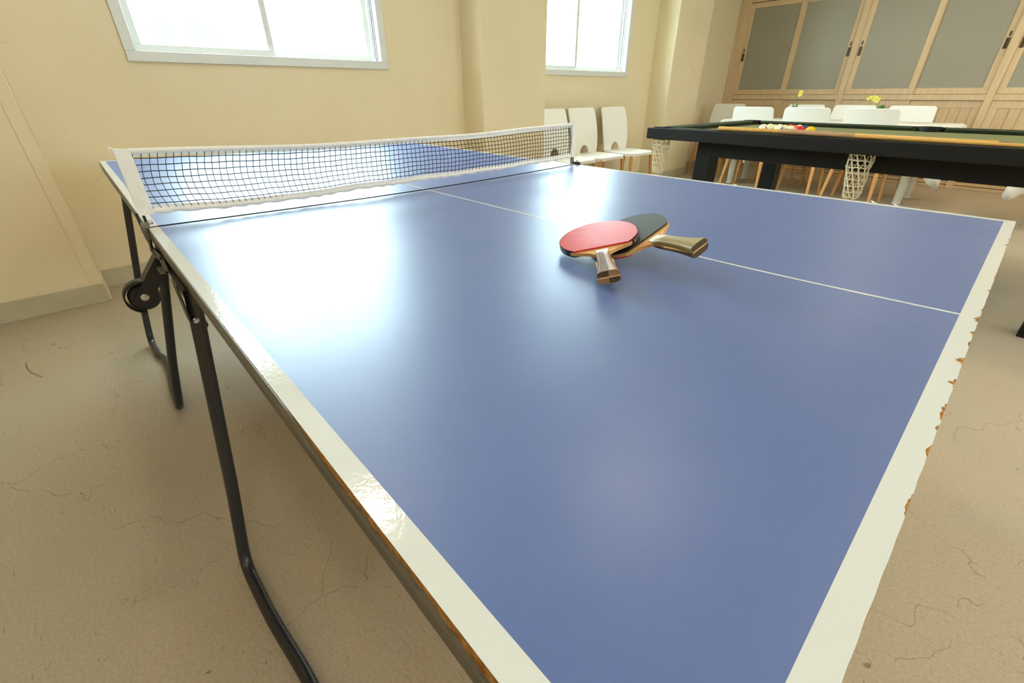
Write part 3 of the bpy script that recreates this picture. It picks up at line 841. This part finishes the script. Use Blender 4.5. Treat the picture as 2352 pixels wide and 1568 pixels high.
# ================================================================== CHAIRS
def make_chair():
    c = thing('plastic_chair', 'x', 'chair')
    # seat shell: rounded plan, dished top, skirt deeper at the corners
    mb = MB(); W2, D2 = 0.225, 0.225; K = 48
    def plan(k, sc):
        an = 2 * math.pi * k / K; cx, sy = math.cos(an), math.sin(an); p = 0.42
        return (W2 * sc * abs(cx) ** p * (1 if cx >= 0 else -1), D2 * sc * abs(sy) ** p * (1 if sy >= 0 else -1))
    rings = []
    for sc, dz in ((0.25, -0.014), (0.6, -0.010), (0.85, -0.002), (0.96, 0.0), (1.0, -0.008)):
        rings.append(mb.ring([Vector((*plan(k, sc), 0.45 + dz)) for k in range(K)]))
    def skirt_z(k):
        x, y = plan(k, 1.0); cn = (abs(x) / W2) ** 3 * (abs(y) / D2) ** 3
        return 0.45 - 0.030 - 0.032 * cn
    rings.append(mb.ring([Vector((*plan(k, 1.0), skirt_z(k))) for k in range(K)]))
    rings.append(mb.ring([Vector((*plan(k, 0.965), skirt_z(k))) for k in range(K)]))
    rings.append(mb.ring([Vector((*plan(k, 0.95), 0.432)) for k in range(K)]))
    for a, b_ in zip(rings, rings[1:]): mb.bridge(a, b_)
    mb.cap(rings[0], True); mb.cap(rings[-1])
    mb.build('seat', 'plastic_white', c, smooth=True)
    # back: curved panel with an arched cut-out at its foot
    nu, nv = 26, 14; H0, H1 = 0.452, 0.895
    mb = MB()
    def col(i):
        t = -1 + 2 * i / nu
        ax = abs(t)
        hw = 0.42
        s0 = 0.0
        xx = ax * 0.215
        if xx < 0.076: s0 = 0.085 * math.sqrt(1 - (xx / 0.076) ** 2) / (H1 - H0)
        s1 = 1.0 - (max(0, ax - 0.9) / 0.1) ** 2 * 0.05 - 0.012 * ax * ax * 0
        return t, s0, s1
    def pt(i, j):
        t, s0, s1 = col(i); s = s0 + (s1 - s0) * j / nv
        w = 0.203 + 0.020 * math.sin(math.pi * min(1, s * .85 + .08)) ** 0.9 + 0.003 * s
        y = -0.205 - 0.010 * s - 0.075 * s * s - 0.020 * (1 - t * t) * (0.3 + .7 * s)
        return Vector((t * w, y, H0 - 0.010 * (1 - s) + (H1 - H0) * s))
    A = [[pt(i, j) for j in range(nv + 1)] for i in range(nu + 1)]
    ga = [[mb.bm.verts.new(v) for v in r_] for r_ in A]
    gb = [[mb.bm.verts.new(v + Vector((0, 0.020, 0.002))) for v in r_] for r_ in A]
    for i in range(nu):
        for j in range(nv):
            mb.bm.faces.new((ga[i][j], ga[i + 1][j], ga[i + 1][j + 1], ga[i][j + 1])); mb.bm.faces.new((gb[i][j], gb[i][j + 1], gb[i + 1][j + 1], gb[i + 1][j]))
        for j in (0, nv): mb.bm.faces.new((ga[i][j], ga[i + 1][j], gb[i + 1][j], gb[i][j]))
    for j in range(nv):
        for i in (0, nu): mb.bm.faces.new((ga[i][j], ga[i][j + 1], gb[i][j + 1], gb[i][j]))
    mb.build('backrest', 'plastic_white', c, smooth=True, bevel=0.004)
    for sx in (-1, 1):
        for sy in (-1, 1):
            MB().tube([(sx * 0.188, sy * 0.186, 0.418), (sx * 0.196, sy * 0.196, 0.30), (sx * 0.222, sy * (0.215 if sy > 0 else 0.245), 0.0)], [0.0185, 0.0175, 0.0125], 14).build('leg', 'beech', c, smooth=True)
    return c
chair0 = make_chair()
used = [False]
def chair(x, y, rz, label, group):
    o = copy_tree(chair0) if used[0] else chair0
    used[0] = True
    o.location = (x, y, 0); o.rotation_euler = (0, 0, rz)
    o['label'] = label; o['group'] = group
    return o
R90 = math.radians(90)
gw = 'white chairs along the window wall'
chair(-1.865, 3.66, -R90, 'white plastic chair tucked beside the pillar under the window', gw)
chair(-1.865, 4.145, -R90, 'middle white plastic chair of the row under the window', gw)
chair(-1.865, 4.71, -R90 - 0.03, 'white plastic chair at the pool table end of the row under the window', gw)
gd = 'white chairs around the long dining table'
chair(-0.935, 5.93, 0.0, 'white chair pushed in with its back to the pool table, beside the pillar end', gd)
chair(-0.40, 5.93, 0.02, 'middle white chair with its back to the pool table', gd)
chair(0.175, 5.93, -0.02, 'white chair backing the pool table, by the hanging cloth corner', gd)
gf = 'white chairs on the cupboard side of the dining table'
chair(-1.79, 6.74, math.pi + 0.06, 'white chair at the pillar end of the cupboard side of the dining table', gf)
chair(-0.84, 6.78, math.pi, 'white chair facing the room behind the single-stem yellow flower', gf)
chair(-0.30, 6.78, math.pi + 0.03, 'white chair on the cupboard side behind the yellow flower cluster', gf)
chair(0.245, 6.78, math.pi, 'white chair on the cupboard side beyond the folded tablecloth', gf)

# ================================================================== DINING TABLES
def dining_table(label, x0, x1, y0, y1, leg_x, leg_y):
    t = thing('dining_table', label, 'table', ((x0 + x1) / 2, (y0 + y1) / 2, 0))
    MB().box((x0, y0, 0.715), (x1, y1, 0.742)).build('tabletop', 'table_leg', t, world=True)
    for lx in leg_x:
        for ly in leg_y:
            MB().lathe([(0.030, 0.0), (0.040, 0.004), (0.040, 0.022), (0.033, 0.028), (0.036, 0.045), (0.052, 0.40), (0.055, 0.715)], 20, c=(lx, ly, 0)).build('leg', 'table_leg', t, world=True, smooth=True)
    return t
def tablecloth(label, x0, x1, y0, y1, drop, corner_drop, seed):
    mb = MB(); zt = 0.7455; rr = random.Random(seed); ph = [rr.uniform(0, 6) for _ in range(4)]
    P = []; n = 44
    lx, ly = x1 - x0, y1 - y0
    # perimeter walk; rings outward = top centre ring, edge, drop levels
    per = []
    for k in range(n): per.append((x0 + lx * k / n, y0, 0, -1))
    for k in range(n // 2): per.append((x1, y0 + ly * k / (n // 2), 1, 0))
    for k in range(n): per.append((x1 - lx * k / n, y1, 0, 1))
    for k in range(n // 2): per.append((x0, y1 - ly * k / (n // 2), -1, 0))
    m_ = len(per)
    def level(f):
        out = []
        for i, (x, y, ax_, ay_) in enumerate(per):
            dc = min(math.hypot(x - cx, y - cy) for cx in (x0, x1) for cy in (y0, y1))
            d = drop + corner_drop * max(0.0, 1 - dc / 0.26)
            wav = 0.016 * math.sin(i * 1.15 + ph[0]) * f + 0.008 * math.sin(i * 2.3 + ph[1]) * f
            o = 0.010 + 0.012 * f + wav + 0.02 * f * max(0, 1 - dc / 0.2)
            # blend normals at corners
            cxn = (x - (x0 + x1) / 2) / (lx / 2); cyn = (y - (y0 + y1) / 2) / (ly / 2)
            nv_ = Vector((ax_, ay_, 0)) + Vector((math.copysign(1, cxn) * max(0, 1 - dc / 0.08), math.copysign(1, cyn) * max(0, 1 - dc / 0.08), 0)) * .5
            nv_.normalize()
            out.append(Vector((x, y, zt - d * f)) + nv_ * o)
        return out
    c = [Vector((x + (((x0 + x1) / 2) - x) * .02, y + (((y0 + y1) / 2) - y) * .02, zt + 0.003)) for x, y, _, _ in per]
    rings = [mb.ring(c)] + [mb.ring(level(f)) for f in (0.03, 0.15, 0.35, 0.6, 0.8, 1.0)]
    for a, b_ in zip(rings, rings[1:]): mb.bridge(a, b_)
    mb.cap(rings[0])
    o = mb.build('tablecloth', 'linen', smooth=True, solid=0.002)
    return tag(o, label, 'tablecloth', 'white tablecloths')
dining_table('long white-legged dining table under a white cloth', -1.42, 0.78, 5.99, 6.70, (-1.22, 0.55), (6.14, 6.60))
tablecloth('white tablecloth with a hanging corner on the long dining table', -1.42, 0.78, 5.99, 6.70, 0.20, 0.36, 4)
dining_table('second white-legged table by the cupboards, mostly hidden', 1.34, 2.8, 5.62, 6.35, (1.55, 2.6), (5.78, 6.2))
tablecloth('white tablecloth with one corner drooping below the pool table', 1.34, 2.8, 5.62, 6.35, 0.20, 0.33, 9)
# flowers
def flower(label, x, y, stems, leafs, blooms):
    f = thing('flower_vase', label, 'flower', (x, y, 0.7485), group='yellow flowers on the dining table')
    MB().lathe([(0.022, 0), (0.026, 0.01), (0.024, 0.05), (0.012, 0.09), (0.014, 0.10)], 18).build('vase', 'vase', f, smooth=True)
    for st in stems: MB().tube(smoothpath(st, .02), 0.0022, 6).build('stem', 'leaf', f)
    for (p, d, l, w) in leafs:
        d = Vector(d).normalized(); sd = d.cross(Vector((0, 1, 0.2))).normalized(); p = Vector(p)
        mb = MB(); mb.grid(lambda i, j: p + d * l * i + sd * w * (j - .5) * 2 * math.sin(math.pi * min(1, i * .95 + .05)) ** .8 + Vector((0, 0, -0.25 * l * i * i)), 6, 2)
        mb.build('leaf', 'leaf', f, smooth=True, solid=0.0012)
    for bp_ in blooms:
        mb = MB(); bp_ = Vector(bp_)
        for k in range(5):
            an = 2 * math.pi * k / 5; dr = Vector((math.cos(an), -0.35, math.sin(an))).normalized(); sd = dr.cross(Vector((0, 1, 0))).normalized()
            c_ = [bp_, bp_ + dr * .010 + sd * .008, bp_ + dr * .022, bp_ + dr * .010 - sd * .008]
            a = mb.ring(c_); b2 = mb.ring([v + Vector((0, -.0015, 0)) for v in c_]); mb.bridge(a, b2); mb.cap(a); mb.cap(b2, True)
        mb.build('blossom', 'petal', f)
flower('single stem of pale yellow flowers with thin green leaves', -0.72, 6.28, [[(0, 0, .08), (.005, 0, .17), (.022, 0, .27)], [(0, 0, .08), (-.01, 0, .15), (-.03, 0, .19)]],
       [((0, 0, .11), (.35, 0, 1), .09, .008), ((0, 0, .11), (-.5, 0, 1), .08, .007)], [(.022, -.005, .275), (.030, -.008, .262), (.016, -.008, .255), (.034, -.005, .285), (.020, -.004, .292)])
flower('spray of small yellow orchids with one broad green leaf', 0.08, 6.28, [[(0, 0, .08), (-.01, 0, .19), (-.04, 0, .235), (-.13, 0, .225)]],
       [((.0, 0, .115), (.55, 0, .75), .085, .024)], [(-.02, -.005, .225), (-.045, -.008, .235), (-.07, -.006, .222), (-.09, -.008, .238), (-.115, -.006, .225), (-.055, -.006, .21), (-.03, -.004, .20), (-.075, -.004, .245)])

# ================================================================== CUPBOARDS
BAYS = [(-2.13, -0.665), (-0.665, 0.79), (0.79, 2.245), (2.245, 3.70)]
LB = ['limed oak wall cupboard bay with frosted sliding doors next to the cream wall', 'limed oak wall cupboard bay with frosted sliding doors behind the yellow orchids',
      'limed oak wall cupboard bay whose frosted doors stand beyond the separate cloth table', 'limed oak wall cupboard bay at the far end of the row']
struct(MB().box((XW, YC - 0.015, 0), (-2.13 - 0.03, YC + 0.05, CEIL)), 'trim_2', 'oak', 'oak filler strip between cupboard and cream wall')
for bi, (xa, xb) in enumerate(BAYS):
    cb = thing('wall_cupboard', LB[bi], 'cupboard', ((xa + xb) / 2, YC, 0), group='limed oak cupboard bays')
    y = YC; pw = 0.034
    MB().box((xa - pw, y - 0.012, 0.0), (xa + pw, y + 0.05, 2.42)).build('post', 'oak', cb, world=True, bevel=0.002)
    if bi == len(BAYS) - 1: MB().box((xb - pw, y - 0.012, 0.0), (xb + pw, y + 0.05, 2.42)).build('post', 'oak', cb, world=True, bevel=0.002)
    MB().box((xa + pw, y - 0.010, 0.945), (xb - pw, y + 0.05, 1.005)).build('rail', 'oak', cb, world=True, bevel=0.002)
    MB().box((xa + pw, y - 0.010, 2.135), (xb - pw, y + 0.05, 2.42)).build('header', 'oak', cb, world=True, bevel=0.002)
    MB().box((xa, y - 0.012, 2.42), (xb, y + 0.05, CEIL)).build('top_panel', 'oak', cb, world=True)
    bkm = MB().box((xa, y + 0.46, 0), (xb, y + 0.48, CEIL)); bkm.box((xa - .009, y + .05, 0), (xa + .009, y + .46, 2.42)).build('carcass', 'oak_panel', cb, world=True)
    for zs in (1.36, 1.70, 2.0): MB().box((xa + .01, y + 0.10, zs), (xb - .01, y + 0.45, zs + 0.022)).build('shelf', 'oak', cb, world=True)
    xm = (xa + xb) / 2
    for d, (da, db, yo) in enumerate(((xa + pw, xm + 0.028, 0.002), (xm - 0.028, xb - pw, 0.020))):
        z0, z1 = 1.008, 2.130; S = 0.062
        dm = MB()
        dm.box((da, y + yo, z0), (db, y + yo + 0.018, z0 + S)); dm.box((da, y + yo, z1 - S), (db, y + yo + 0.018, z1))
        dm.box((da, y + yo, z0 + S), (da + S, y + yo + 0.018, z1 - S)); dm.box((db - S, y + yo, z0 + S), (db, y + yo + 0.018, z1 - S))
        do = dm.build('sliding_door', 'oak', cb, world=True, bevel=0.003)
        MB().box((da + S - .005, y + yo + .008, z0 + S - .005), (db - S + .005, y + yo + .012, z1 - S + .005)).build('glass_panel', 'frosted', do, world=True)
        hx = da + 0.030 if d == 0 else db - 0.030
        hp = MB(); hp.box((hx - 0.017, y + yo - 0.0025, 1.435), (hx + 0.017, y + yo, 1.535)); hp.box((hx - .017, y + yo - .005, 1.435), (hx - .012, y + yo - .0025, 1.535)); hp.box((hx + .012, y + yo - .005, 1.435), (hx + .017, y + yo - .0025, 1.535)); hp.box((hx - .012, y + yo - .005, 1.435), (hx + .012, y + yo - .0025, 1.441)); hp.box((hx - .012, y + yo - .005, 1.525), (hx + .012, y + yo - .0025, 1.535))
        hp.build('pull_plate', 'bronze', do, world=True)
        rk = Euler((R90, 0, 0)).to_matrix()
        MB().lathe([(0.011, 0), (0.011, 0.004), (0.004, 0.005)], 16, c=(hx, y + yo, 1.572), rot=rk @ Matrix.Diagonal((0.8, 2.4, 1))).build('keyhole_plate', 'bronze', do, world=True, smooth=True)
        # lower framed door of upright boards
        l0, l1 = 0.30, 0.942; S2 = 0.075
        lm = MB()
        lm.box((da, y + yo, l0), (db, y + yo + 0.018, l0 + S2)); lm.box((da, y + yo, l1 - S2), (db, y + yo + 0.018, l1))
        lm.box((da, y + yo, l0 + S2), (da + S2, y + yo + 0.018, l1 - S2)); lm.box((db - S2, y + yo, l0 + S2), (db, y + yo + 0.018, l1 - S2))
        lo_ = lm.build('lower_door', 'oak', cb, world=True, bevel=0.003)
        nb = 6; bw_ = (db - da - 2 * S2) / nb
        for k in range(nb):
            MB().box((da + S2 + bw_ * k + 0.0015, y + yo + 0.007, l0 + S2 - .004), (da + S2 + bw_ * (k + 1) - 0.0015, y + yo + 0.015, l1 - S2 + .004)).build('panel_board', 'oak_panel', lo_, world=True)
    # ventilated plinth of level slats
    MB().box((xa + pw, y + 0.03, 0), (xb - pw, y + 0.05, 0.298)).build('plinth_back', 'bronze', cb, world=True)
    for k in range(7):
        zc = 0.02 + k * 0.042
        MB().box((xa + pw, y - 0.006, zc - 0.018), (xb - pw, y + 0.020, zc + 0.016)).build('vent_slat', 'oak_panel', cb, world=True)

# ================================================================== POOL TABLE
PL, PW, PZ = 2.58, 1.48, 0.82
ROT = math.radians(-3.0)
corner = Vector((-0.553, 2.955, 0)); Rz = Matrix.Rotation(ROT, 3, 'Z')
pc = corner + Rz @ Vector((PL / 2, PW / 2, 0))
pt_ = thing('pool_table', 'black wooden pool table with green baize and string pockets', 'pool table', pc, ROT)
hl, hw = PL / 2, PW / 2; RW = 0.075
def pbox(name, lo, hi, mat, parent=pt_, bevel=0.004): return MB().box(lo, hi).build(name, mat, parent, bevel=bevel)
pbox('rail', (-hl, -hw, PZ - 0.068), (hl, -hw + RW, PZ), 'pool_black'); pbox('rail', (-hl, hw - RW, PZ - 0.068), (hl, hw, PZ), 'pool_black')
pbox('rail', (-hl, -hw + RW, PZ - 0.068), (-hl + RW, hw - RW, PZ), 'pool_black'); pbox('rail', (hl - RW, -hw + RW, PZ - 0.068), (hl, hw - RW, PZ), 'pool_black')
BZ = PZ - 0.026
pbox('bed', (-hl + RW, -hw + RW, PZ - 0.075), (hl - RW, hw - RW, BZ), 'felt', bevel=0)
def cushion(p, q, inn):
    p, q, inn = Vector(p), Vector(q), Vector(inn); cd = (q - p).normalized()
    mb = MB(); A = []
    for e, s in ((p, 1), (q, -1)):
        A.append(mb.ring([e + Vector((0, 0, PZ + 0.002)) - inn * 0.012, e + cd * s * .02 + inn * 0.045 + Vector((0, 0, PZ + 0.003)), e + cd * s * .025 + inn * 0.050 + Vector((0, 0, PZ - 0.006)), e + cd * s * .02 + inn * 0.030 + Vector((0, 0, BZ)), e + Vector((0, 0, BZ)), e + Vector((0, 0, PZ + 0.0003)), e - inn * .012 + Vector((0, 0, PZ + 0.0003))]))
    mb.bridge(A[0], A[1]); mb.cap(A[0]); mb.cap(A[1], True)
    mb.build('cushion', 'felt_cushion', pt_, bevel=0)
ix, iy = hl - RW, hw - RW; PG = 0.072
for sy in (-1, 1):
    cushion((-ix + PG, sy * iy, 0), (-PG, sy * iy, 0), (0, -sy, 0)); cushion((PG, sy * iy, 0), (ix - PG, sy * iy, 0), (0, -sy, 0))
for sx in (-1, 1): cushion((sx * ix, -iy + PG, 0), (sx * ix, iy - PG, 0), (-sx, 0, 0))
# under-frame and legs
fx, fy = hl - 0.335, hw - 0.155
for sy in (-1, 1): pbox('apron_board', (-fx, sy * fy - 0.018, 0.655), (fx, sy * fy + 0.018, PZ - 0.068), 'pool_black')
for sx in (-1, 1): pbox('apron_board', (sx * fx - 0.018, -fy + .018, 0.655), (sx * fx + 0.018, fy - .018, PZ - 0.068), 'pool_black')
for sx in (-1, 1):
    for sy in (-1, 1):
        lx, ly = sx * (fx - 0.045), sy * (fy - 0.038)
        pbox('leg', (lx - 0.055, ly - 0.055, 0.0), (lx + 0.055, ly + 0.055, 0.752), 'pool_black')
# pockets: leather liners with hanging string nets
def pocket(x, y, hidden_net=False):
    lm = MB(); R_ = 0.058
    lm.lathe([(R_ + .006, PZ + 0.003), (R_ + .010, PZ - .004), (R_ + .006, PZ - .05), (R_ - .004, PZ - .075), (R_ - .008, PZ - .05), (R_ - 0.002, PZ - .006), (R_, PZ + .003)], 24, c=(x, y, 0), caps=False)
    lm.lathe([(R_ - .006, PZ - 0.0255), (0.0005, PZ - 0.0255)], 24, c=(x, y, 0), caps=False)
    po = lm.build('pocket_liner', 'leather', pt_, smooth=True)
    nb_ = MB(); K = 11; Lr = 7; z0 = PZ - 0.072; H = 0.215
    rr_ = random.Random(int(x * 100 + y * 10) & 255)
    jit = [[(rr_.uniform(-.004, .004), rr_.uniform(-.004, .004)) for _ in range(K)] for _ in range(Lr + 1)]
    def rad(t): return 0.056 - 0.010 * t - 0.010 * t * t
    def q(k, l):
        t = l / Lr; an = 2 * math.pi * (k + 0.35 * l) / K; r_ = rad(t) + jit[l][k % K][0]
        return Vector((x + r_ * math.cos(an) + 0.012 * t * t, y + r_ * math.sin(an), z0 - H * t + jit[l][k % K][1]))
    for k in range(K):
        nb_.tube([q(k, l) for l in range(Lr + 1)], 0.0034, 5)
    for l in range(0, Lr + 1):
        nb_.tube([q(k, l) for k in range(K + 1)], 0.0030, 5, False)
        for k in range(K):
            if l % 2 == 0: nb_.sphere(q(k, l), 0.0052, 6, 4)
    for k in range(K):
        nb_.tube([q(k, Lr), Vector((x + 0.012, y, z0 - H - 0.030))], 0.003, 5)
    nb_.tube([(x + .012, y, z0 - H - .025), (x + .012, y, z0 - H - .05)], 0.011, 8)
    n_ = nb_.build('pocket_net', 'string', po, smooth=True)
CP = 0.035
for sx in (-1, 0, 1):
    for sy in (-1, 1):
        pocket(sx * (ix - 0.002) if sx else 0.0, sy * (iy + (-0.004 if sx == 0 else -0.002)))
# balls resting in the tray of the bed
def ball(label, x, y, mat, band=None, name='pool_ball', rot=(0.5, 0.3, 0.2), r=0.0286, spot=True):
    L = Vector((x, y, 0))
    loc = Vector((x, y, BZ + r))
    b_ = MB().sphere((0, 0, 0), r, 28, 18).build(name, mat, smooth=True)
    b_.location = loc; b_.rotation_euler = rot
    tag(b_, label, 'ball', 'pool balls on the baize')
    return b_
def ballmat(name, rgb, stripe=False):
    mt, b_ = principled(name, rgb, 0.08, spec=0.5)
    tc = N(mt, 'ShaderNodeTexCoord'); sp = N(mt, 'ShaderNodeSeparateXYZ'); link(mt, tc.outputs['Object'], sp.inputs[0])
    iv = s2l((238, 232, 200))
    if stripe:
        m1 = math_n(mt, 'LESS_THAN', math_n(mt, 'ABSOLUTE', sp.outputs[2]), 0.0145)
        c = mix(mt, m1, iv, s2l(rgb))
    else:
        c = None
    d2 = math_n(mt, 'ADD', math_n(mt, 'MULTIPLY', sp.outputs[1], sp.outputs[1]), math_n(mt, 'MULTIPLY', sp.outputs[2], sp.outputs[2]))
    m2 = math_n(mt, 'MULTIPLY', math_n(mt, 'LESS_THAN', d2, 0.00009), math_n(mt, 'GREATER_THAN', sp.outputs[0], 0.0))
    c = mix(mt, m2, c if c is not None else s2l(rgb), iv)
    link(mt, c, b_.inputs['Base Color'])
    return mt
for nme, rgb, st in (('maroon_s', (150, 44, 40), True), ('blue_s', (32, 78, 168), True), ('red', (206, 44, 50), False), ('orange', (232, 104, 62), False), ('green_s', (62, 128, 58), True), ('yellow', (236, 192, 22), False),
                     ('navy', (52, 58, 128), False), ('crimson', (196, 40, 52), False), ('purple_s', (104, 52, 82), True), ('orange_s', (236, 150, 96), True), ('yellow_s', (236, 214, 120), True), ('red_s', (214, 96, 84), True)):
    MAT['ball_' + nme] = ballmat('ball_' + nme, rgb, st)
MAT['ball_cue'] = principled('ivory_cue_ball', (240, 236, 208), 0.08)[0]
r_ = 0.0286
BP = dict(cue=(0.078, 3.335), maroon=(0.135, 3.27), orange_s=(0.095, 3.4), yellow_s=(0.146, 3.334), blue=(0.194, 3.275), coral=(0.154, 3.4), ivory=(0.2045, 3.346), green=(0.257, 3.289), crimson=(0.209, 3.4215), orange=(0.262, 3.3505), red=(0.315, 3.284), purple=(0.267, 3.410), navy=(0.3205, 3.350), yellow=(0.373, 3.28))
BALLS = [('plain ivory cue ball at the pillar end of the cluster', *BP['cue'], 'ball_cue', (0, 0, 0)),
         ('maroon-striped ivory pool ball beside the cue ball', *BP['maroon'], 'ball_maroon_s', (0.35, 0.5, 0.3)),
         ('blue-striped ivory pool ball in the front of the cluster', *BP['blue'], 'ball_blue_s', (0.45, -0.35, 0.2)),
         ('pale orange-striped pool ball behind the maroon-striped one', *BP['orange_s'], 'ball_orange_s', (0.4, 0.2, 1.0)),
         ('yellow-striped pool ball in the middle of the cluster', *BP['yellow_s'], 'ball_yellow_s', (0.6, 0.6, 0.5)),
         ('coral-striped pool ball behind the blue-striped one', *BP['coral'], 'ball_red_s', (0.2, 0.5, 0.2)),
         ('mostly ivory striped pool ball behind the raised cue butt', *BP['ivory'], 'ball_yellow_s', (1.5, 0.2, 0.1)),
         ('green-striped pool ball peeping past the raised cue butt', *BP['green'], 'ball_green_s', (0.3, 0.2, 0.4)),
         ('solid crimson pool ball at the back of the cluster', *BP['crimson'], 'ball_crimson', (0, 0, 2.2)),
         ('solid orange pool ball between the green-striped and red ones', *BP['orange'], 'ball_orange', (0.2, 0.1, 2.0)),
         ('solid bright red pool ball in front of the purple-striped one', *BP['red'], 'ball_red', (0, 0.2, 2.5)),
         ('purple-striped pool ball behind the bright red one', *BP['purple'], 'ball_purple_s', (0.9, 0.4, 0.4)),
         ('solid navy blue pool ball next to the yellow one', *BP['navy'], 'ball_navy', (0, 0, 2.0)),
         ('solid yellow pool ball at the end of the cluster', *BP['yellow'], 'ball_yellow', (0, 0, 2.4))]
for lb, x, y, mt_, rt in BALLS: ball(lb, x, y, mt_, rot=rt)
# cues
def cue(label, butt, tip, r0=0.0145, r1=0.0062, split=0.32, butt_mat='cue_wood', rings=()):
    butt, tip = Vector(butt), Vector(tip); d = tip - butt
    c = thing('pool_cue', label, 'cue', butt)
    def P(t): return d * t
    def rad(t): return r0 + (r1 - r0) * t
    MB().tube([P(0), P(0.01), P(split)], [r0 * .9, r0, rad(split)], 16).build('butt', butt_mat, c, smooth=True)
    MB().tube([P(split), P(0.975)], [rad(split), rad(.975)], 16).build('shaft', 'cue_wood', c, smooth=True)
    MB().tube([P(0.975), P(0.99)], [r1 * 1.02, r1], 14).build('ferrule', 'cue_ferrule', c, smooth=True)
    MB().tube([P(0.99), P(1.0)], [r1 * .98, r1 * .7], 14).build('tip', 'felt', c, smooth=True)
    for t in rings: MB().tube([P(t), P(t + 0.0022)], [rad(t) + .0003] * 2, 16).build('ring_mark', 'cue_butt', c, smooth=True)
cue('long plain maple cue lying along the rail cushion in front of the balls', (-0.06, 2.986, PZ + 0.0150), (1.25, 3.004, PZ + 0.0115), r0=0.0125, rings=(0.10, 0.125, 0.165, 0.205, 0.24))
cue('cue with a brown butt lying on the outer edge of the black rail', (0.315, 2.957, PZ + 0.0165), (1.47, 2.886, PZ + 0.0085), r0=0.0145, butt_mat='cue_butt')
